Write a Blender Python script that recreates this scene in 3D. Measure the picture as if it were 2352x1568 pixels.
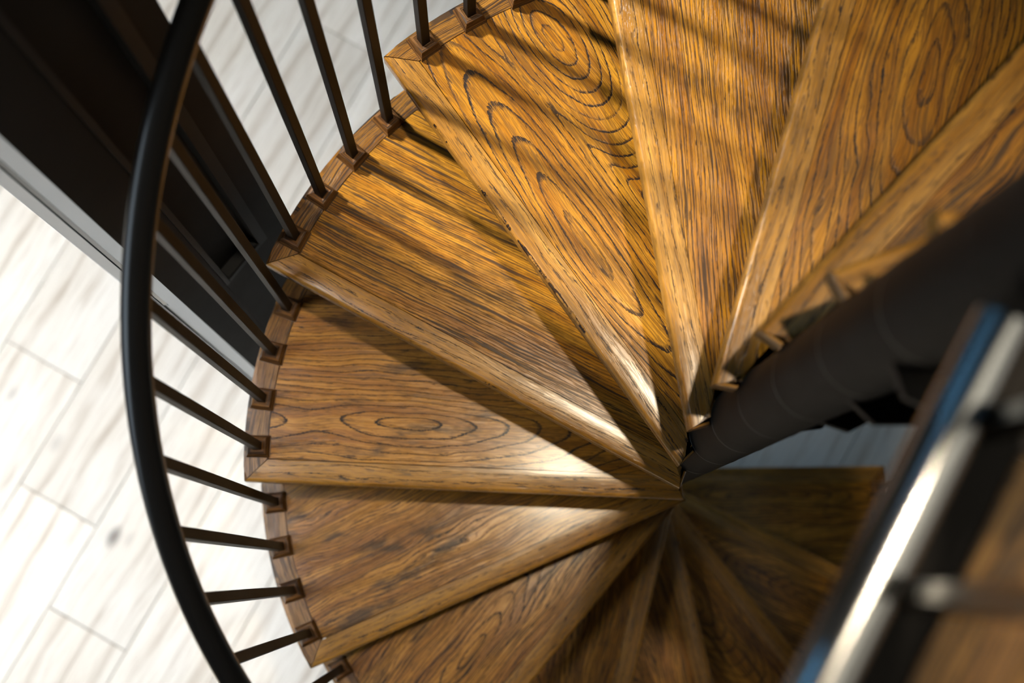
import bpy, bmesh, math, random
from mathutils import Vector, Matrix
for o in list(bpy.data.objects): bpy.data.objects.remove(o)
S = bpy.context.scene
COL = S.collection
random.seed(7)
D = math.radians
# ------------------------------------------------------------------ camera
F0 = 1.6                                   # height of the tread "0" above the floor
cam = bpy.data.cameras.new('camera'); camo = bpy.data.objects.new('camera', cam); COL.objects.link(camo)
cam.sensor_width = 36.0; cam.lens = 3360 / 2352 * 36
cam.clip_start = 0.02
R3 = Matrix(((0.99612, 0.08049, -0.03561), (-0.08505, 0.9844, -0.154), (0.02266, 0.15643, 0.98743)))
CAMP = Vector((-0.36016, -0.16817, 2.47367 + F0))
camo.matrix_world = Matrix.Translation(CAMP) @ R3.to_4x4()
cam.dof.use_dof = True; cam.dof.focus_distance = 2.12; cam.dof.aperture_fstop = 2.8
S.camera = camo
# ------------------------------------------------------------------ world, light, exposure
W = bpy.data.worlds.new('sky'); S.world = W; W.use_nodes = True
bg = W.node_tree.nodes['Background']; bg.inputs[0].default_value = (0.62, 0.8, 1.0, 1); bg.inputs[1].default_value = .12
S.view_settings.view_transform = 'Standard'; S.view_settings.look = 'None'
S.view_settings.gamma = 1; S.view_settings.use_curve_mapping = False
S.view_settings.exposure = 0.0
def area(name, loc, target, sx, sy, power, col, spread=180):
    l = bpy.data.lights.new(name, 'AREA'); l.shape = 'RECTANGLE'; l.size = sx; l.size_y = sy
    l.energy = power; l.color = col; l.spread = D(spread)
    o = bpy.data.objects.new(name, l); COL.objects.link(o); o.location = loc
    o.rotation_euler = (Vector(target) - Vector(loc)).to_track_quat('-Z', 'Y').to_euler()
    return o
XW, YW, ZC = 3.2, 3.2, 6.2                 # half room sizes, ceiling height
sun = bpy.data.lights.new('sun', 'SUN'); sun.energy = 15.5; sun.angle = D(4.8); sun.color = (1.0, .93, .80)
suno = bpy.data.objects.new('sun', sun); COL.objects.link(suno)
SAZ, SEL = D(146), D(39)
suno.rotation_euler = Vector((-math.cos(SAZ) * math.cos(SEL), -math.sin(SAZ) * math.cos(SEL), -math.sin(SEL))).to_track_quat('-Z', 'Y').to_euler()
area('unseen_skylight_lamp', (-2.1, .1, ZC + .3), (-1.8, .35, 0), 1.1, 2.3, 56, (1.0, .975, .95), 46)  # unseen skylight added to brighten the floor while the lower treads stay dark
area('daylight_window', (-XW - .25, -.7, 2.2), (-1.8, .3, 0), 1.5, 2.8, 22, (.72, .87, 1.0), 130)
area('daylight_window', (-.9, YW + .25, 2.3), (-1.0, 1.0, 0), 1.5, 2.6, 2, (1.0, .9, .72), 80)
area('daylight_window', (-XW - .25, 2.6, 4.9), (0, 0, 3.2), .95, 1.35, 85, (.20, .58, 1.0))
area('daylight_window', (XW + .25, -.95, 4.75), (0, -.2, 3.6), 3.8, 2.6, 22, (1.0, .93, .74), 160)
area('unseen_skylight_lamp', (1.7, 0, ZC + .2), (1.7, 0, 0), 2.6, 2.6, 44, (1.0, .91, .70))
area('unseen_skylight_lamp', (-1.9, 2.1, ZC + .2), (-1.9, 2.1, 0), 1.0, 1.0, 4.5, (.16, .55, 1.0))
def spot_light(loc, target, power, rad, ang, col):
    l = bpy.data.lights.new('downlight', 'SPOT'); l.energy = power; l.color = col; l.shadow_soft_size = rad
    l.spot_size = D(ang); l.spot_blend = 1.0
    o = bpy.data.objects.new('downlight', l); COL.objects.link(o); o.location = loc
    o.rotation_euler = (Vector(target) - Vector(loc)).to_track_quat('-Z', 'Y').to_euler()
LAMP = (0.09, 0.25, ZC - .03)
spot_light(LAMP, (-.16, .12, 1.6), 540, .055, 21, (1.0, .84, .6))
# ------------------------------------------------------------------ node helpers
def new_mat(name):
    m = bpy.data.materials.new(name); m.use_nodes = True
    nt = m.node_tree; nt.nodes.clear()
    out = nt.nodes.new('ShaderNodeOutputMaterial'); b = nt.nodes.new('ShaderNodeBsdfPrincipled')
    nt.links.new(b.outputs[0], out.inputs[0])
    return m, nt, b
class G:
    def __init__(s, nt): s.nt = nt
    def put(s, inp, v):
        if hasattr(v, 'links') or isinstance(v, bpy.types.NodeSocket): s.nt.links.new(v, inp)
        else: inp.default_value = v
    def m(s, op, a, b=0.0, c=0.0, clamp=False):
        n = s.nt.nodes.new('ShaderNodeMath'); n.operation = op; n.use_clamp = clamp
        s.put(n.inputs[0], a); s.put(n.inputs[1], b); s.put(n.inputs[2], c); return n.outputs[0]
    def noise(s, vec, scale, detail=2, rough=.5, dist=0.0):
        n = s.nt.nodes.new('ShaderNodeTexNoise'); s.put(n.inputs['Vector'], vec)
        n.inputs['Scale'].default_value = scale; n.inputs['Detail'].default_value = detail
        n.inputs['Roughness'].default_value = rough; n.inputs['Distortion'].default_value = dist
        return n.outputs[0]
    def comb(s, x, y, z=0.0):
        n = s.nt.nodes.new('ShaderNodeCombineXYZ'); s.put(n.inputs[0], x); s.put(n.inputs[1], y); s.put(n.inputs[2], z); return n.outputs[0]
    def sep(s, v):
        n = s.nt.nodes.new('ShaderNodeSeparateXYZ'); s.put(n.inputs[0], v); return n.outputs
    def sstep(s, v, a, b, lo=0.0, hi=1.0):
        n = s.nt.nodes.new('ShaderNodeMapRange'); n.interpolation_type = 'SMOOTHSTEP'
        s.put(n.inputs[0], v); n.inputs[1].default_value = a; n.inputs[2].default_value = b
        n.inputs[3].default_value = lo; n.inputs[4].default_value = hi; return n.outputs[0]
    def mix(s, f, a, b, mode='MIX'):
        n = s.nt.nodes.new('ShaderNodeMix'); n.data_type = 'RGBA'; n.blend_type = mode
        s.put(n.inputs[0], f); s.put(n.inputs[6], a); s.put(n.inputs[7], b); return n.outputs[2]
    def bump(s, h, strength, dist):
        n = s.nt.nodes.new('ShaderNodeBump'); n.inputs['Strength'].default_value = strength
        n.inputs['Distance'].default_value = dist; s.put(n.inputs['Height'], h); return n.outputs[0]

def oak(name, eyes=None, tilt=0.0, freq=75, seed=0.0, light=(.385, .172, .014), mid=(.225, .083, .0048), dark=(.010, .004, .0015),
        warp=.010, blot=.5, line=.30, rough=.24, dash=.45, strip=False, fine_k=.85):
    """stained plain-sawn oak. Coordinates (metres): u along the board, v across it.
    eyes: list of (u0, v0, stretch) centres of the growth rings."""
    m, nt, b = new_mat(name); g = G(nt)
    uv = nt.nodes.new('ShaderNodeUVMap'); uv.uv_map = 'grain'
    s = g.sep(uv.outputs[0]); u, v = s[0], s[1]
    if strip:
        oi = nt.nodes.new('ShaderNodeObjectInfo'); rr = g.m('MULTIPLY', oi.outputs['Random'], 37.0)
    else: rr = seed
    # wandering of the fibres
    w1 = g.noise(g.comb(g.m('MULTIPLY', u, 4.0), g.m('MULTIPLY', v, 14.0), rr), 1.0, 2, .5)
    w2 = g.noise(g.comb(g.m('MULTIPLY', u, 26.0), g.m('MULTIPLY', v, 70.0), g.m('ADD', rr, 5.0)), 1.0, 2, .6)
    vv = g.m('ADD', v, g.m('ADD', g.m('MULTIPLY', g.m('SUBTRACT', w1, .5), warp * 3.4), g.m('MULTIPLY', g.m('SUBTRACT', w2, .5), .0024)))
    vv = g.m('ADD', vv, g.m('MULTIPLY', u, tilt))
    if eyes:
        f = None
        for (u0, v0, st, e) in eyes:
            du = g.m('DIVIDE', g.m('SUBTRACT', u, u0), st); dv = g.m('SUBTRACT', vv, v0)
            q = g.m('SQRT', g.m('ADD', g.m('ADD', g.m('MULTIPLY', du, du), g.m('MULTIPLY', dv, dv)), e * e))
            f = q if f is None else g.m('SMOOTH_MIN', f, q, .02)
        F = f
    else: F = vv
    # rings get closer away from the heart of the board
    F = g.m('ADD', F, g.m('MULTIPLY', g.m('MULTIPLY', F, F), 2.2))
    jag = g.noise(g.comb(g.m('MULTIPLY', u, 300.0), g.m('MULTIPLY', v, 420.0), rr), 1.0, 1, .5)
    ph = g.m('ADD', g.m('MULTIPLY', F, freq), g.m('MULTIPLY', g.m('SUBTRACT', jag, .5), .16))
    fr = g.m('FRACT', ph)
    ringid = g.m('FLOOR', ph)
    wn = nt.nodes.new('ShaderNodeTexWhiteNoise'); wn.noise_dimensions = '2D'; g.put(wn.inputs['Vector'], g.comb(ringid, rr, 0.0))
    amp = g.m('ADD', g.m('MULTIPLY', wn.outputs[0], .4), .75)
    # a thin dark line per ring, hard on its late side and frayed on its early side
    ring = g.m('MULTIPLY', g.sstep(fr, 1 - line * .8, 1 - line * .3), g.sstep(fr, .97, 1.0, 1, 0))
    # pores: short dark dashes that run along the board
    p1 = g.noise(g.comb(g.m('MULTIPLY', u, 55.0), g.m('MULTIPLY', vv, 640.0), rr), 1.0, 1, .5)
    p2 = g.noise(g.comb(g.m('MULTIPLY', u, 8.0), g.m('MULTIPLY', vv, 440.0), g.m('ADD', rr, 9.0)), 1.0, 2, .55)
    p3 = g.noise(g.comb(g.m('MULTIPLY', u, 30.0), g.m('MULTIPLY', vv, 900.0), g.m('ADD', rr, 2.0)), 1.0, 1, .5)
    pore = g.sstep(p1, .56, .64)
    dashm = g.sstep(p1, .34, .5, 1.0 - dash, 1.0)
    fine = g.sstep(p2, .52, .60)
    hair = g.sstep(p3, .54, .66)
    ringm = g.m('MULTIPLY', g.m('MULTIPLY', ring, amp), dashm, clamp=True)
    early = g.m('MULTIPLY', pore, g.sstep(fr, .3, .95, .25, .95))
    darkm = g.m('MAXIMUM', g.m('MAXIMUM', ringm, early), g.m('MAXIMUM', g.m('MULTIPLY', fine, fine_k), g.m('MULTIPLY', hair, .45)), clamp=True)
    c1 = g.noise(g.comb(g.m('MULTIPLY', u, 3.0), g.m('MULTIPLY', vv, 45.0), rr), 1.0, 3, .6)
    base = g.mix(g.sstep(c1, .3, .7), (*mid, 1), (*light, 1))
    # stain that went on unevenly
    c2 = g.noise(g.comb(g.m('MULTIPLY', u, 9.0), g.m('MULTIPLY', v, 26.0), g.m('ADD', rr, 3.0)), 1.0, 4, .62)
    st_ = g.m('MULTIPLY', g.sstep(c2, .51, .68), blot)
    base = g.mix(st_, base, (mid[0] * .26, mid[1] * .3, mid[2] * .6, 1))
    col = g.mix(darkm, base, (*dark, 1))
    nt.links.new(col, b.inputs['Base Color'])
    g.put(b.inputs['Roughness'], g.m('ADD', g.m('MULTIPLY', darkm, .25), g.m('ADD', rough, g.m('MULTIPLY', c1, .1))))
    b.inputs['Coat Weight'].default_value = .14; b.inputs['Coat Roughness'].default_value = .16
    b.inputs['Specular IOR Level'].default_value = .22
    g.put(b.inputs['Normal'], g.bump(g.m('MULTIPLY', darkm, -1.0), .55, .0007))
    return m
def plain(name, col, rough=.5, metal=0.0, bump=0.0, bscale=300, coat=0.0, var=0.0, spec=.5):
    m, nt, b = new_mat(name); g = G(nt)
    tc = nt.nodes.new('ShaderNodeTexCoord')
    n = g.noise(tc.outputs['Object'], bscale, 3, .6)
    n2 = g.noise(tc.outputs['Object'], 7.0, 3, .6)
    c = g.mix(g.m('MULTIPLY', n2, var), (*col, 1), (col[0] * .6, col[1] * .6, col[2] * .6, 1))
    nt.links.new(c, b.inputs['Base Color'])
    g.put(b.inputs['Roughness'], g.m('ADD', rough, g.m('MULTIPLY', g.m('SUBTRACT', n2, .5), .12)))
    b.inputs['Specular IOR Level'].default_value = spec; b.inputs['Metallic'].default_value = metal; b.inputs['Coat Weight'].default_value = coat; b.inputs['Coat Roughness'].default_value = .15
    if bump: g.put(b.inputs['Normal'], g.bump(n, bump, .0006))
    return m
def pale_oak():
    m, nt, b = new_mat('pale_limed_oak'); g = G(nt)
    uv = nt.nodes.new('ShaderNodeUVMap'); uv.uv_map = 'grain'; s = g.sep(uv.outputs[0]); u, v = s[0], s[1]
    oi = nt.nodes.new('ShaderNodeObjectInfo'); rr = g.m('MULTIPLY', oi.outputs['Random'], 61.0)
    w1 = g.noise(g.comb(g.m('MULTIPLY', u, 1.6), g.m('MULTIPLY', v, 8.0), rr), 1.0, 3, .55)
    vv = g.m('ADD', v, g.m('MULTIPLY', g.m('SUBTRACT', w1, .5), .09))
    ring = g.sstep(g.m('PINGPONG', g.m('MULTIPLY', vv, 26.0), 1.0), .55, 1.0)
    fin = g.noise(g.comb(g.m('MULTIPLY', u, 7.0), g.m('MULTIPLY', vv, 160.0), rr), 1.0, 3, .6)
    cl = g.noise(g.comb(g.m('MULTIPLY', u, 2.2), g.m('MULTIPLY', v, 6.0), g.m('ADD', rr, 8.0)), 1.0, 3, .6)
    a = g.m('ADD', g.m('MULTIPLY', g.m('MULTIPLY', ring, g.sstep(cl, .36, .62)), .6), g.m('MULTIPLY', g.sstep(fin, .45, .75), .5), clamp=True)
    base = g.mix(g.sstep(cl, .3, .7), (.92, .87, .79, 1), (.86, .79, .69, 1))
    col = g.mix(a, base, (.52, .43, .33, 1))
    vo = nt.nodes.new('ShaderNodeTexVoronoi'); vo.feature = 'F1'; vo.inputs['Scale'].default_value = 1.0
    g.put(vo.inputs['Vector'], g.comb(g.m('MULTIPLY', u, 3.4), g.m('MULTIPLY', v, 6.0), rr))
    kn = g.m('MULTIPLY', g.sstep(vo.outputs['Distance'], .03, .17, .9, 0.0), g.sstep(g.sep(vo.outputs['Color'])[0], .25, .75))
    col = g.mix(kn, col, (.085, .065, .05, 1))
    tn = g.m('ADD', g.m('MULTIPLY', oi.outputs['Random'], .22), .89)
    cc = g.mix(1.0, col, g.comb(tn, tn, tn), 'MULTIPLY')
    nt.links.new(cc, b.inputs['Base Color']); b.inputs['Roughness'].default_value = .5
    g.put(b.inputs['Normal'], g.bump(g.m('MULTIPLY', a, -1.0), .3, .0006))
    return m

M = {}
M['steel'] = plain('black_painted_steel', (.008, .0075, .007), .30, 0.0, .06, 220, .6, .3)
M['bar'] = plain('dark_brown_steel_bar', (.006, .004, .003), .55, 0.0, .1, 200, 0, .3, .12)
M['pole'] = plain('worn_dark_pole_paint', (.0085, .0075, .007), .62, 0.0, .2, 130, .0, .9, .1)
M['polished'] = plain('polished_dark_steel', (.34, .34, .34), .2, .95, .03, 220)
M['caulk'] = plain('black_sealant', (.006, .006, .006), .3)
M['pier'] = plain('charcoal_paint', (.018, .018, .019), .6, 0, .1, 180, 0, .3, .08)
M['mould'] = plain('charcoal_moulding_lightened', (.020, .021, .024), .5, 0, .1, 180, 0, .3, .12)  # charcoal slightly lighter than the pier, standing in for a lit edge
M['pale'] = plain('pale_painted_trim', (.62, .66, .70), .4)
M['alu'] = plain('grey_aluminium', (.34, .36, .39), .38, .5)
M['wall'] = plain('dark_wall_paint', (.08, .078, .075), .85, 0, .1, 80)  # near-black on unseen walls and upper slab, darkened to cut bounced light
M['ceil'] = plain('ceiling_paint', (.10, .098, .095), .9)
M['frame'] = plain('dark_window_frame', (.03, .03, .032), .5)
M['lamp_trim'] = plain('white_lamp_trim', (.8, .8, .8), .4)
M['floor'] = pale_oak()
M['subfloor'] = plain('floor_joint_brown', (.36, .31, .25), .9)  # even brown subfloor tone that shows in the joints between planks
m, nt, b = new_mat('lamp_lens'); b.inputs['Emission Color'].default_value = (1, .84, .6, 1); b.inputs['Emission Strength'].default_value = 6; M['lens'] = m
m = bpy.data.materials.new('window_glass'); m.use_nodes = True; nt = m.node_tree; nt.nodes.clear()
o_ = nt.nodes.new('ShaderNodeOutputMaterial'); mx = nt.nodes.new('ShaderNodeMixShader'); t_ = nt.nodes.new('ShaderNodeBsdfTransparent'); gl = nt.nodes.new('ShaderNodeBsdfGlossy')
gl.inputs['Roughness'].default_value = .02; mx.inputs[0].default_value = .06
nt.links.new(t_.outputs[0], mx.inputs[1]); nt.links.new(gl.outputs[0], mx.inputs[2]); nt.links.new(mx.outputs[0], o_.inputs[0]); M['glass'] = m
M['dark_glass'] = plain('dark_teal_glass', (.005, .03, .036), .12)
M['edge_oak'] = oak('oak_border', None, freq=95, strip=True, light=(.25, .115, .018), mid=(.13, .052, .008), blot=.6, line=.3)
M['nose_oak'] = oak('oak_nosing', None, freq=60, strip=True, rough=.19, light=(.36, .182, .036), mid=(.225, .10, .015), blot=.35, line=.14, dash=.98, fine_k=.3)
M['block_oak'] = oak('oak_block', None, freq=160, strip=True, light=(.17, .08, .025), mid=(.09, .036, .010), blot=.6, line=.3)
M['landing_oak'] = oak('oak_landing', None, freq=60, strip=True, light=(.42, .20, .03), mid=(.26, .11, .014), blot=.8, line=.3)

# ------------------------------------------------------------------ mesh helpers
def link(name, me, mat, parent=None, loc=None, rot=None):
    o = bpy.data.objects.new(name, me); COL.objects.link(o)
    if mat is not None and not me.materials: me.materials.append(mat)
    if parent is not None: o.parent = parent
    if loc is not None: o.location = loc
    if rot is not None: o.rotation_euler = rot
    return o
def empty(name, loc=(0, 0, 0)):
    o = bpy.data.objects.new(name, None); COL.objects.link(o); o.location = loc; o.empty_display_size = .1; return o
def tag(o, label, cat, group=None):
    o['label'] = label; o['category'] = cat
    if group: o['group'] = group
def structure(o): o['kind'] = 'structure'; return o
def finish(bm, name, uvf=None, smooth=False):
    bmesh.ops.recalc_face_normals(bm, faces=bm.faces[:])
    if uvf:
        L = bm.loops.layers.uv.new('grain')
        for f in bm.faces:
            for l in f.loops: l[L].uv = uvf(l.vert.co)
    me = bpy.data.meshes.new(name); bm.to_mesh(me); bm.free()
    if smooth:
        for p in me.polygons: p.use_smooth = True
    return me
def prism(poly, z0, z1, bev_top=0.0, seg=1, sel=None, bev_bot=0.0):
    """poly: list of (x, y). bevels the edges for which sel(edge mid) holds (all horizontal rim edges by default)."""
    bm = bmesh.new()
    lo = [bm.verts.new((x, y, z0)) for x, y in poly]; hi = [bm.verts.new((x, y, z1)) for x, y in poly]
    n = len(poly)
    bm.faces.new(lo[::-1]); bm.faces.new(hi)
    for i in range(n): bm.faces.new((lo[i], lo[(i + 1) % n], hi[(i + 1) % n], hi[i]))
    bm.edges.ensure_lookup_table()
    def rim(z):
        return [e for e in bm.edges if all(abs(v.co.z - z) < 1e-6 for v in e.verts)]
    if bev_top:
        tops = [e for e in rim(z1) if (sel is None or sel((e.verts[0].co + e.verts[1].co) / 2))]
        if tops: bmesh.ops.bevel(bm, geom=tops, offset=bev_top, segments=seg, profile=.5, affect='EDGES')
    if bev_bot:
        bots = [e for e in rim(z0) if (sel is None or sel((e.verts[0].co + e.verts[1].co) / 2))]
        if bots: bmesh.ops.bevel(bm, geom=bots, offset=bev_bot, segments=seg, profile=.5, affect='EDGES')
    return bm
def box_bm(x0, x1, y0, y1, z0, z1, bev=0.0, seg=1):
    bm = bmesh.new(); bmesh.ops.create_cube(bm, size=1)
    for v in bm.verts:
        v.co = ((x0 + x1) / 2 + v.co.x * (x1 - x0), (y0 + y1) / 2 + v.co.y * (y1 - y0), (z0 + z1) / 2 + v.co.z * (z1 - z0))
    if bev: bmesh.ops.bevel(bm, geom=bm.edges[:], offset=bev, segments=seg, affect='EDGES')
    return bm
def tube_mesh(name, pts, r, n=20, caps=True):
    e0 = pts[0] + (pts[1] - pts[0]).normalized() * .0008; e1 = pts[-1] + (pts[-2] - pts[-1]).normalized() * .0008
    pts = [pts[0], e0] + list(pts[1:-1]) + [e1, pts[-1]]     # a tight ring at each end keeps the long sides' shading square
    bm = bmesh.new(); rings = []
    for i, p in enumerate(pts):
        a = pts[max(i - 1, 0)]; c = pts[min(i + 1, len(pts) - 1)]
        t = (c - a).normalized(); s = t.cross(Vector((0, 0, 1))).normalized(); q = s.cross(t).normalized()
        rings.append([bm.verts.new(p + s * (r * math.cos(k * 2 * math.pi / n)) + q * (r * math.sin(k * 2 * math.pi / n))) for k in range(n)])
    for i in range(len(pts) - 1):
        for k in range(n):
            bm.faces.new((rings[i][k], rings[i][(k + 1) % n], rings[i + 1][(k + 1) % n], rings[i + 1][k]))
    if caps: bm.faces.new(rings[0][::-1]); bm.faces.new(rings[-1])
    me = finish(bm, name, smooth=True)
    for p in me.polygons: p.use_smooth = len(p.vertices) == 4
    return me
def lathe(name, prof, n=48):
    bm = bmesh.new(); rings = []
    for r, z in prof: rings.append([bm.verts.new((r * math.cos(k * 2 * math.pi / n), r * math.sin(k * 2 * math.pi / n), z)) for k in range(n)])
    for i in range(len(prof) - 1):
        for k in range(n): bm.faces.new((rings[i][k], rings[i][(k + 1) % n], rings[i + 1][(k + 1) % n], rings[i + 1][k]))
    bm.faces.new(rings[0][::-1]); bm.faces.new(rings[-1])
    me = finish(bm, name)
    for p in me.polygons: p.use_smooth = len(p.vertices) == 4
    return me
def smooth_angle(me):
    for p in me.polygons: p.use_smooth = True
    try: me.set_sharp_from_angle(angle=D(35))
    except Exception: pass

# ------------------------------------------------------------------ room shell
fa = D(-60.0 + 4.5)                                  # direction the floor boards run
fa = math.atan2(.8713 - .5874, -1.4319 + 1.6231)
fu = Vector((math.cos(fa), math.sin(fa))); fn = Vector((-fu.y, fu.x))
floor = structure(link('floor', finish(box_bm(-XW, XW, -YW, YW, -.06, -.014), 'floor'), M['subfloor']))
PWID = .2455
off0 = Vector((-1.6231, .5874)).dot(fn)
end0 = Vector((-1.6190, .582)).dot(fu)
def clip_poly(poly, x0, x1, y0, y1):
    def cl(poly, f, inter):
        out = []
        for i in range(len(poly)):
            a, b = poly[i], poly[(i + 1) % len(poly)]
            if f(a): out.append(a)
            if f(a) != f(b): out.append(inter(a, b))
        return out
    for ax, lim, sg in ((0, x0, 1), (0, x1, -1), (1, y0, 1), (1, y1, -1)):
        f = lambda p: (p[ax] - lim) * sg >= 0
        def inter(a, b):
            t = (lim - a[ax]) / (b[ax] - a[ax]); return (a[0] + (b[0] - a[0]) * t, a[1] + (b[1] - a[1]) * t)
        if not poly: return poly
        poly = cl(poly, f, inter)
    return poly
rngf = random.Random(3)
for row in range(-19, 20):
    c0 = off0 + row * PWID
    L = 1.55
    # row 0 and -1 carry the board ends that show in the photograph
    s0 = end0 + (0 if row in (-1,) else (-.32 if row == -2 else rngf.uniform(0, L)))
    for k in range(-5, 6):
        a0 = s0 + k * L; a1 = a0 + L
        g_ = .0012
        quad = [(a0 + g_, c0 + g_), (a1 - g_, c0 + g_), (a1 - g_, c0 + PWID - g_), (a0 + g_, c0 + PWID - g_)]
        P = [tuple(fu * a + fn * c) for a, c in quad]
        P = clip_poly(P, -XW + .002, XW - .002, -YW + .002, YW - .002)
        if len(P) < 3: continue
        ctr = Vector((sum(p[0] for p in P) / len(P), sum(p[1] for p in P) / len(P)))
        if ctr.length > 3.4: continue
        bm = prism([(p[0], p[1]) for p in P], -.014, 0.0, .0012, 1)
        me = finish(bm, 'plank', lambda co, a0=a0, c0=c0: (Vector((co.x, co.y)).dot(fu) - a0, Vector((co.x, co.y)).dot(fn) - c0))
        link('plank', me, M['floor'], floor)
def wall_with_openings(name, axis, pos, lo, hi, z1, openings, thick=.2):
    """one mesh: a wall made of blocks round rectangular openings [(a0, a1, z0, z1)]"""
    bm = bmesh.new()
    cuts = sorted({lo, hi, *[o[0] for o in openings], *[o[1] for o in openings]})
    for i in range(len(cuts) - 1):
        a, c = cuts[i], cuts[i + 1]
        ops = [o for o in openings if o[0] <= a + 1e-6 and o[1] >= c - 1e-6]
        spans = [(0, z1)]
        if ops: spans = [(0, ops[0][2]), (ops[0][3], z1)]
        for s0, s1 in spans:
            if s1 - s0 < 1e-4: continue
            t0, t1 = (pos, pos + thick) if pos > 0 else (pos - thick, pos)
            q = box_bm(t0, t1, a, c, s0, s1) if axis == 'x' else box_bm(a, c, t0, t1, s0, s1)
            me_ = bpy.data.meshes.new('t'); q.to_mesh(me_); q.free(); bm.from_mesh(me_); bpy.data.meshes.remove(me_)
    return structure(link(name, finish(bm, name), M['wall']))
WL = [(2.10, 3.05, 4.28, 5.68), (-1.6, .2, .5, 3.9)]
WB = [(-1.8, .0, .6, 3.9)]
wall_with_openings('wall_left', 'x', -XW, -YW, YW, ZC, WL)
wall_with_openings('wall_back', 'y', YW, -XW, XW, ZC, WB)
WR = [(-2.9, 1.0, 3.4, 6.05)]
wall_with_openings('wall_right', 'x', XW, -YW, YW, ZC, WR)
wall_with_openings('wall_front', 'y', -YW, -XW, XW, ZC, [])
SKS = [(-2.65, -1.55, -1.05, 1.25), (.4, 3.0, -1.3, 1.3), (-2.4, -1.4, 1.6, 2.6)]      # unseen skylight openings x0, x1, y0, y1; the first is added for floor light
bm = bmesh.new()
xs = sorted({-XW - .2, XW + .2, *[k[0] for k in SKS], *[k[1] for k in SKS]}); ys = sorted({-YW - .2, YW + .2, *[k[2] for k in SKS], *[k[3] for k in SKS]})
for x0, x1 in zip(xs, xs[1:]):
    for y0, y1 in zip(ys, ys[1:]):
        if any(k[0] <= x0 and k[1] >= x1 and k[2] <= y0 and k[3] >= y1 for k in SKS): continue
        q = box_bm(x0, x1, y0, y1, ZC, ZC + .15); me_ = bpy.data.meshes.new('t'); q.to_mesh(me_); q.free(); bm.from_mesh(me_); bpy.data.meshes.remove(me_)
structure(link('ceiling', finish(bm, 'ceiling'), M['ceil']))
def window(idx, axis, pos, a0, a1, z0, z1):
    root = structure(empty('window_%d' % idx, (pos, (a0 + a1) / 2, z0) if axis == 'x' else ((a0 + a1) / 2, pos, z0)))
    sg = -1 if pos < 0 else 1
    h = (a1 - a0) / 2; H = z1 - z0
    def b_(name, u0, u1, w0, w1, d0, d1, mat, bev=.003):
        d0, d1 = sorted((d0 * sg, d1 * sg))
        q = box_bm(d0, d1, u0, u1, w0, w1, bev) if axis == 'x' else box_bm(u0, u1, d0, d1, w0, w1, bev)
        link(name, finish(q, name), mat, root)
    t = .045
    b_('window_frame', -h, -h + t, 0, H, .05, .11, M['frame']); b_('window_frame', h - t, h, 0, H, .05, .11, M['frame'])
    b_('window_frame', -h + t, h - t, 0, t, .05, .11, M['frame']); b_('window_frame', -h + t, h - t, H - t, H, .05, .11, M['frame'])
    b_('mullion', -.015, .015, t, H - t, .055, .105, M['frame'])
    b_('pane', -h + t, -.015, t, H - t, .078, .084, M['glass'], 0); b_('pane', .015, h - t, t, H - t, .078, .084, M['glass'], 0)
for i, w in enumerate(WL): window(i + 1, 'x', -XW, *w)
window(3, 'y', YW, *WB[0]); window(4, 'x', XW, *WR[0])
for n_, SK in enumerate(SKS):
    sky_root = structure(empty('window_%d' % (5 + n_), ((SK[0] + SK[1]) / 2, (SK[2] + SK[3]) / 2, ZC)))
    sx, sy = (SK[1] - SK[0]) / 2, (SK[3] - SK[2]) / 2
    for x0, x1, y0, y1 in ((-sx, -sx + .05, -sy, sy), (sx - .05, sx, -sy, sy), (-sx + .05, sx - .05, -sy, -sy + .05), (-sx + .05, sx - .05, sy - .05, sy)):
        link('window_frame', finish(box_bm(x0, x1, y0, y1, .03, .12, .003), 'window_frame'), M['frame'], sky_root)
    link('pane', finish(box_bm(-sx + .05, sx - .05, -sy + .05, sy - .05, .07, .078), 'pane'), M['glass'], sky_root)

# upper storey: slab round the stair opening, level with the landing
ZU = F0 + 1.6
up = structure(link('floor_upper', finish(box_bm(-XW, XW, -YW, -1.0, ZU - .22, ZU - .002), 'floor_upper'), M['wall']))
structure(link('floor_upper', finish(box_bm(.95, XW, -.999, YW, ZU - .22, ZU - .002), 'floor_upper'), M['wall']))
# ------------------------------------------------------------------ spiral staircase
H, DTH, TH0, RO, RP = .2, 26.1477, 178.7, .7412, .0455
A = Vector((.003, .0759)); B = Vector((RO, 0.0))
ndir = (B - A).normalized(); nin = Vector((ndir.y, -ndir.x))          # along the nosing, into the tread
if nin.y > 0: nin = -nin
TT = .034
def rot2(v, a): c, s = math.cos(a), math.sin(a); return Vector((v.x * c - v.y * s, v.x * s + v.y * c))
def line_x(p, d, q, e):
    den = d.x * e.y - d.y * e.x; t = ((q.x - p.x) * e.y - (q.y - p.y) * e.x) / den; return p + d * t
def line_circ(p, d, r, far=True):
    b_ = p.dot(d); c = p.dot(p) - r * r; disc = max(b_ * b_ - c, 0)
    t = -b_ + (math.sqrt(disc) if far else -math.sqrt(disc)); return p + d * t
WN, WO, WI, GAP = .040, .041, .018, .0006
back_d = rot2(ndir, -D(DTH)); back_n = rot2(nin, -D(DTH))
back_p = rot2(A, -D(DTH)) + back_n * .033
def arc(r, p, q, n):
    a0 = math.atan2(p.y, p.x); a1 = math.atan2(q.y, q.x)
    return [Vector((r * math.cos(a0 + (a1 - a0) * i / n), r * math.sin(a0 + (a1 - a0) * i / n))) for i in range(n + 1)]
def nose_uv(co): p = Vector((co.x, co.y)) - A; return (p.dot(ndir), p.dot(nin) - co.z * .8)
def board_uv(co): p = Vector((co.x, co.y)) - A; return (p.dot(ndir), p.dot(nin) + co.z * .5)
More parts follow.
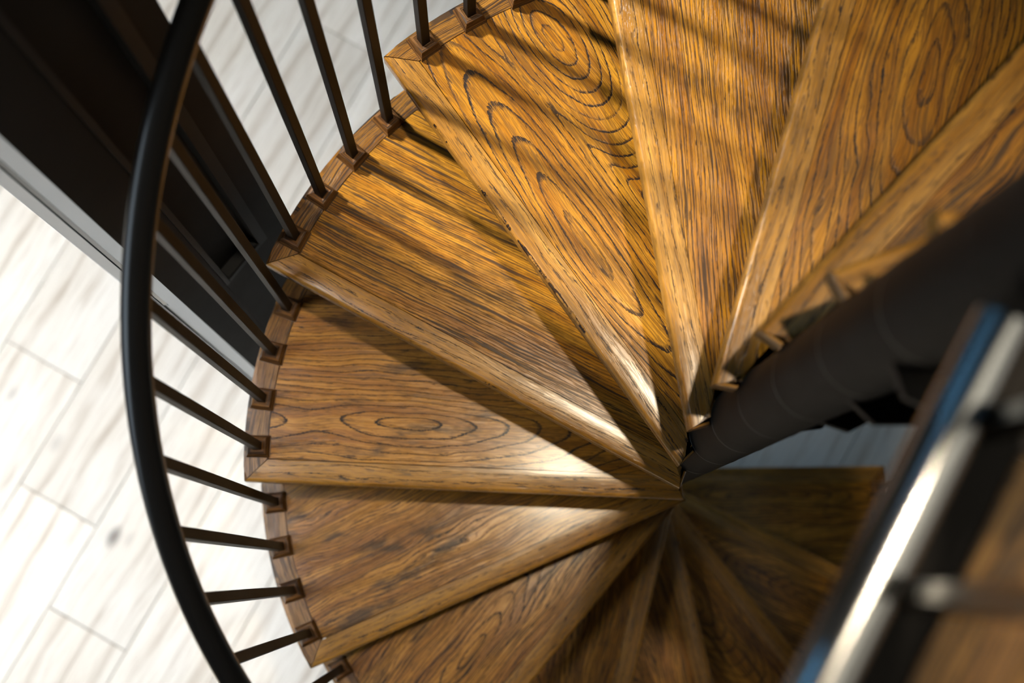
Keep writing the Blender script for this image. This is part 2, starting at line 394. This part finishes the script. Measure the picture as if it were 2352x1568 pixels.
def arc_uv(co): r = math.hypot(co.x, co.y); return (math.atan2(co.y, co.x) * RO, r + co.z * .8)
def inner_uv(co): return (co.y, co.x + co.z)
RI = RO - WO
# corner points
Bi = line_x(A + nin * WN, ndir, Vector((0, 0)), Vector((1, 0)))       # mitre line end towards the outer border
Bi = line_circ(A + nin * WN, ndir, RI)
Ci = A + nin * WN + ndir * WI                                          # mitre with the inner border
E0 = line_circ(back_p, back_d, RI); E1 = line_circ(back_p, back_d, RO)
P0 = Vector((.003, math.sqrt(RP ** 2 - .003 ** 2)))                    # end border meets the pole
P1 = line_circ(back_p, back_d, RP + .0005, True)
def shrink(poly, g):
    n = len(poly); out = []; ar = sum(poly[i].x * poly[(i + 1) % n].y - poly[(i + 1) % n].x * poly[i].y for i in range(n)); s = 1 if ar > 0 else -1
    for i in range(n):
        a, b_, c = poly[i - 1], poly[i], poly[(i + 1) % n]
        d1 = (b_ - a).normalized(); d2 = (c - b_).normalized()
        n1 = Vector((-d1.y, d1.x)) * s; n2 = Vector((-d2.y, d2.x)) * s
        k = n1 + n2; k = k / max(k.dot(n1), .3); out.append(b_ + k * g)
    return out
nose_poly = shrink([A, B, Bi, Ci], GAP)
outer_poly = shrink([B] + arc(RO, B, E1, 14)[1:] + arc(RI, E0, Bi, 14), GAP)
pole_pts = arc(RP + .0012, P1, P0, 10)
inner_poly = shrink([A, Ci, Ci + Vector((0, -.010)), Vector((.003 + WI, math.sqrt(RP ** 2 - (.003 + WI) ** 2) + .004)), P0 + Vector((0, .0015))], GAP)
innerX = .003 + WI
board_poly = [Bi] + arc(RI, Bi, E0, 14)[1:] + [P1] + [p for p in pole_pts[1:] if p.x > innerX + .001] + [Vector((innerX + .001, math.sqrt(RP ** 2 - innerX ** 2) + .004)), Ci]
board_poly = shrink(board_poly, GAP)
def on_line(p, q, d): return abs((Vector((p.x, p.y)) - q).dot(Vector((-d.y, d.x)))) < .0016
def nosing_mesh():
    bm = prism([(p.x, p.y) for p in nose_poly], -TT, 0, .0065, 4, lambda c: on_line(c, A, ndir), .006)
    me = finish(bm, 'front_nosing', nose_uv); smooth_angle(me); return me
def outer_mesh():
    bm = prism([(p.x, p.y) for p in outer_poly], -TT, 0, .005, 3, lambda c: math.hypot(c.x, c.y) > RO - .0025 and True, .004)
    me = finish(bm, 'outer_border', arc_uv); smooth_angle(me); return me
def inner_mesh():
    bm = prism([(p.x, p.y) for p in inner_poly], -TT, 0, .004, 2, lambda c: abs(c.x - .003) < .0016, .002)
    me = finish(bm, 'inner_border', inner_uv); smooth_angle(me); return me
def board_mesh():
    return finish(prism([(p.x, p.y) for p in board_poly], -TT, 0, .0008, 1), 'tread', board_uv)
me_nose, me_outer, me_inner = nosing_mesh(), outer_mesh(), inner_mesh()
me_nose.materials.append(M['nose_oak']); me_outer.materials.append(M['edge_oak']); me_inner.materials.append(M['nose_oak'])
# growth-ring centres of each tread: (u, v, stretch, softness); u from the pole end, v from the nosing edge
GR = {
    2: dict(eyes=[(.335, .085, 6.5, .004), (.62, .225, 2.6, .003)], freq=92, warp=.009, blot=.25, fine_k=.5, line=.36),
    1: dict(eyes=None, tilt=.03, freq=150, warp=.006, blot=.55, line=.34, fine_k=.9),
    0: dict(eyes=[(.47, .105, 5.0, .003), (.78, .105, 4.5, .003)], freq=80, warp=.012, blot=.75, line=.26, fine_k=.42),
    3: dict(eyes=None, tilt=-.10, freq=140, warp=.007, blot=.15),
    4: dict(eyes=[(.44, .150, 4.2, .004)], freq=84, warp=.018, blot=.3, fine_k=.5, line=.36),
    5: dict(eyes=[(.15, .03, 9.0, .01)], freq=70, warp=.02, blot=.5),
    -1: dict(eyes=None, tilt=.02, freq=110, warp=.020, blot=.9, line=.3, fine_k=.55),
    -2: dict(eyes=[(.50, .13, 5.0, .004), (.72, .05, 2.5, .003)], freq=100, warp=.014, blot=.55, line=.26),
}
stairs = empty('spiral_staircase', (0, 0, 0))
tag(stairs, 'spiral staircase of dark stained oak wedge treads winding round a black steel pole', 'staircase')
KMIN, KMAX = -7, 7
for k in range(KMIN, KMAX + 1):
    p = dict(GR.get(k, dict(eyes=[(random.uniform(.2, .9), random.uniform(.05, .2), random.uniform(4, 7), .004)], freq=random.uniform(95, 130), warp=.014, blot=.6)))
    mat = oak('oak_tread', seed=k * 3.7 + 40.0, **p)
    t = link('tread', board_mesh(), mat, stairs, (0, 0, F0 + k * H), (0, 0, D(TH0 - k * DTH)))
    link('front_nosing', me_nose, None, t); link('outer_border', me_outer, None, t); link('inner_border', me_inner, None, t)
# black steel plate that carries each tread and runs on under the next one
WBK = D(DTH + 5.0); bk0 = rot2(Vector((.012, -.066)), -D(DTH - 1.0)); bk1 = Vector((.715 * math.cos(-WBK), .715 * math.sin(-WBK)))
aq = math.atan2(bk0.y, bk0.x) - D(22)
plate = [Vector((.045 * math.cos(aq + (D(40) - aq) * i / 12), .045 * math.sin(aq + (D(40) - aq) * i / 12))) for i in range(12, -1, -1)]
plate = [Vector((.70, -.012))] + plate + [bk0, bk1]
me_plate = finish(prism([(p.x, p.y) for p in plate], -TT - .0145, -TT - .0008, .0004, 1), 'support_plate'); me_plate.materials.append(M['bar'])
for t in [o for o in stairs.children if o.name.startswith('tread')]: link('support_plate', me_plate, None, t)
PTOP = F0 + 8 * H + 1.02
link('pole', lathe('pole', [(RP - .0006, 0), (RP - .0006, .002), (RP - .0006, PTOP - .014), (RP - .0006, PTOP - .012), (RP - .006, PTOP - .003), (RP - .012, PTOP)], 64), M['pole'], stairs)
link('base_plate', lathe('base_plate', [(.09, 0.0005), (.09, .008), (.087, .010), (.05, .010)], 48), M['steel'], stairs)
me_seal = lathe('sealant_ring', [(RP - .0008, -.003), (RP - .0003, -.002), (RP - .0002, .0005), (RP - .0008, .0012)], 64); me_seal.materials.append(M['caulk'])
for k in range(KMIN, KMAX + 1):
    link('sealant_ring', me_seal, None, stairs, (0, 0, F0 + k * H))
# ------------------------------------------------------------------ balustrade of the stair
RB, PHB, SB, HH, RR = .7158, 4.6063, 6.4607, .8557, .0165
rail = empty('stair_railing', (0, 0, 0))
tag(rail, 'curved black steel handrail with thin square balusters along the spiral treads', 'railing')
def zh(ang): return F0 + (TH0 - ang) / DTH * H + HH
def pol(r, a, z): return Vector((r * math.cos(D(a)), r * math.sin(D(a)), z))
a_hi, a_lo = TH0 - 7.6 * DTH, TH0 + 7.0 * DTH - 3
pts = [pol(.7147, a_lo + (a_hi - a_lo) * i / 260, zh(a_lo + (a_hi - a_lo) * i / 260)) for i in range(261)]
link('handrail', tube_mesh('handrail', pts, RR, 28), M['steel'], rail)
BW = .0145
def block_mesh():
    """mitred square collar with a moulded, tapering profile round the foot of a baluster"""
    prof = [(.0195, 0), (.0195, .006), (.0175, .010), (.0165, .017), (.0150, .021), (.0118, .0225), (BW / 2 + .0004, .0215), (BW / 2 + .0004, .004)]
    bm = bmesh.new(); rings = []
    for h, z in prof: rings.append([bm.verts.new((sx * h, sy * h * .94, z)) for sx, sy in ((1, 1), (-1, 1), (-1, -1), (1, -1))])
    for i in range(len(prof) - 1):
        for k in range(4): bm.faces.new((rings[i][k], rings[i][(k + 1) % 4], rings[i + 1][(k + 1) % 4], rings[i + 1][k]))
    bmesh.ops.recalc_face_normals(bm, faces=bm.faces[:])
    L = bm.loops.layers.uv.new('grain')
    for f in bm.faces:
        c = f.calc_center_median()
        for l in f.loops:
            co = l.vert.co
            l[L].uv = (co.y, co.x + co.z * 1.3) if abs(c.x) > abs(c.y) else (co.x, co.y + co.z * 1.3)
    me = bpy.data.meshes.new('base_block'); bm.to_mesh(me); bm.free(); me.materials.append(M['block_oak']); return me
me_block = block_mesh()
bar_cache = {}
for k in range(KMIN, KMAX + 1):
    for j in range(4):
        ang = TH0 - k * DTH - PHB - (3 - j) * SB
        h = round(zh(ang) - RR * .6 - (F0 + k * H), 4)
        if h not in bar_cache:
            me = finish(box_bm(-BW / 2, BW / 2, -BW / 2, BW / 2, 0.0, h, .0011, 1), 'baluster'); me.materials.append(M['bar']); bar_cache[h] = me
        o = link('baluster', bar_cache[h], None, rail, pol(RB, ang, F0 + k * H), (0, 0, D(ang)))
        link('base_block', me_block, None, o, (0, 0, .0003))

# ------------------------------------------------------------------ landing at the head of the stair
LZ = F0 + 8 * H
ld = Vector((-.5538, -.8326)); ln = Vector((.8326, -.5538))           # along the open edge, towards the boards
l0 = Vector((-.0305, -.0483))
landing = empty('landing_platform', (0, 0, LZ))
tag(landing, 'brown oak landing platform with a dark steel edge beside the pole', 'landing')
def lp(a, w): return l0 + ld * a + ln * w
ed = Vector((math.cos(D(TH0 - 8 * DTH)), math.sin(D(TH0 - 8 * DTH))))    # other edge: along the top riser
LL = 1.02
ch = [lp(.02, -.002), lp(LL, -.002), lp(LL, .043), lp(.055, .043)]
link('edge_channel', finish(prism([(p.x, p.y) for p in ch], -.09, 0, .002, 2), 'edge_channel'), M['bar'], landing)
c0 = lp(.06, .0435); c1 = lp(LL, .0435)
far = Vector((1.02 * ed.x, 1.02 * ed.y)); n2 = Vector((ed.y, -ed.x)); e0 = ed * .056 + n2 * .0
# boards clipped to the wedge
def clip_half(poly, p, n):
    out = []
    for i in range(len(poly)):
        a, b_ = poly[i], poly[(i + 1) % len(poly)]
        fa_, fb_ = (a - p).dot(n), (b_ - p).dot(n)
        if fa_ >= 0: out.append(a)
        if (fa_ >= 0) != (fb_ >= 0): out.append(a + (b_ - a) * (fa_ / (fa_ - fb_)))
    return out
mid = (ld + ed).normalized()
for i in range(13):
    w0 = i * .1; a = c0 + ln * (w0 + .0005) - ld * .3; b_ = c0 + ln * (w0 + .0995) - ld * .3
    poly = [a, a + ld * 2.2, b_ + ld * 2.2, b_]
    nn = Vector((-ed.y, ed.x)) * -1
    poly = clip_half(poly, ed * .0 + nn * .05, nn)                     # stay on the landing side of the riser edge
    poly = clip_half(poly, lp(LL, 0), -ld)
    poly = clip_half(poly, ed * 1.05, -ed)
    if i == 0: poly = clip_half(poly, lp(.062, 0), ld)
    if len(poly) < 3: continue
    link('board', finish(prism([(p.x, p.y) for p in poly], -.03, -.001, .001, 1), 'board', lambda co: (Vector((co.x, co.y)).dot(ld), Vector((co.x, co.y)).dot(ln))), M['landing_oak'], landing)
grd = empty('landing_railing', (l0.x, l0.y, LZ))
tag(grd, 'straight black steel guard with a pale-glinting bottom rail along the landing edge', 'railing')
def V3(p, z): return Vector((p.x - l0.x, p.y - l0.y, z))
pz, pw = .030, -.008
link('bottom_rail', tube_mesh('bottom_rail', [V3(lp(a, pw), pz) for a in (.004, .25, .5, .75, LL - .01)], .0172, 32), M['polished'], grd)
link('top_rail', tube_mesh('top_rail', [V3(lp(a, pw + .02), .93) for a in (.004, .25, .5, .75, LL - .01)], .0165, 28), M['steel'], grd)
me = finish(box_bm(-BW / 2, BW / 2, -BW / 2, BW / 2, 0.0, .925, .0011, 1), 'baluster'); me.materials.append(M['steel'])
for i in range(9):
    q = V3(lp(.062 + i * .113, pw + .0172 + BW / 2 - .001), 0)
    link('baluster', me, None, grd, q, (0, 0, math.atan2(ld.y, ld.x)))

# ------------------------------------------------------------------ dark panelled pier on the floor
e = Vector((.6815, .7318)); nf = Vector((.7318, -.6815))              # along the face, out of the face
c = Vector((-.794, .296)); PH = ZC
pier = empty('panelled_pillar', (c.x, c.y, 0))
tag(pier, 'tall charcoal pillar with a recessed panel and pale edge standing on the floor', 'pillar')
def pq(a, d): v = e * a + nf * d; return (v.x, v.y)
def slab(name, a0, a1, d0, d1, z0, z1, mat, bev=.0015, par=pier):
    P = [pq(a0, d0), pq(a1, d0), pq(a1, d1), pq(a0, d1)]
    o = link(name, finish(prism(P, z0, z1, bev, 1), name), mat, par); return o
wL, wR, wT = .0706, .1766, .2145; zb = 1.64; ztop = 4.9
slab('core', 0.0, wT, -.20, -.0205, 0, PH, M['pier'])
slab('stile', 0.0, wL, -.02, 0, 0, PH, M['pier']); slab('stile', wR, wT, -.02, 0, 0, PH, M['pier'])
slab('bottom_rail', wL + .0003, wR - .0003, -.02, 0, 0, zb, M['pier']); slab('top_rail', wL + .0003, wR - .0003, -.02, 0, ztop, PH, M['pier'])
def mould(a0, a1, z0, z1):
    slab('moulding', a0, a1, -.0200, .004, z0, z1, M['mould'], .003)
mould(wL + .0005, wL + .009, zb + .0005, ztop - .0005); mould(wR - .018, wR - .0005, zb + .0005, ztop - .0005)
mould(wL + .0095, wR - .0185, zb + .0005, zb + .020); mould(wL + .0095, wR - .0185, ztop - .014, ztop - .0005)
def wedge(name, pts, z0, z1, mat):
    link(name, finish(prism([pq(a, d) for a, d in pts], z0, z1, .0008, 1), name), mat, pier)
wedge('edge_trim', [(-.0003, -.001), (-.0003, -.19), (-.0160, -.19), (-.0160, -.036)], 0, PH, M['pale'])
wedge('glass_strip', [(-.0162, -.040), (-.0162, -.16), (-.0232, -.16), (-.0232, -.046)], 1.69, PH, M['dark_glass'])
wedge('edge_trim', [(-.0162, -.037), (-.0162, -.16), (-.0232, -.16), (-.0232, -.052)], 0, 1.689, M['pale'])
wedge('metal_trim', [(-.0235, -.044), (-.0235, -.17), (-.0360, -.17), (-.0360, -.075)], 0, PH, M['alu'])

# ------------------------------------------------------------------ ceiling downlight
dl = empty('ceiling_downlight', (LAMP[0], LAMP[1], ZC))
tag(dl, 'round recessed ceiling downlight above the stair', 'lamp')
link('trim_ring', lathe('trim_ring', [(.075, 0), (.075, -.006), (.07, -.008), (.062, -.006)], 40), M['lamp_trim'], dl)
link('lens', lathe('lens', [(.058, -.001), (.058, -.004)], 32), M['lens'], dl)
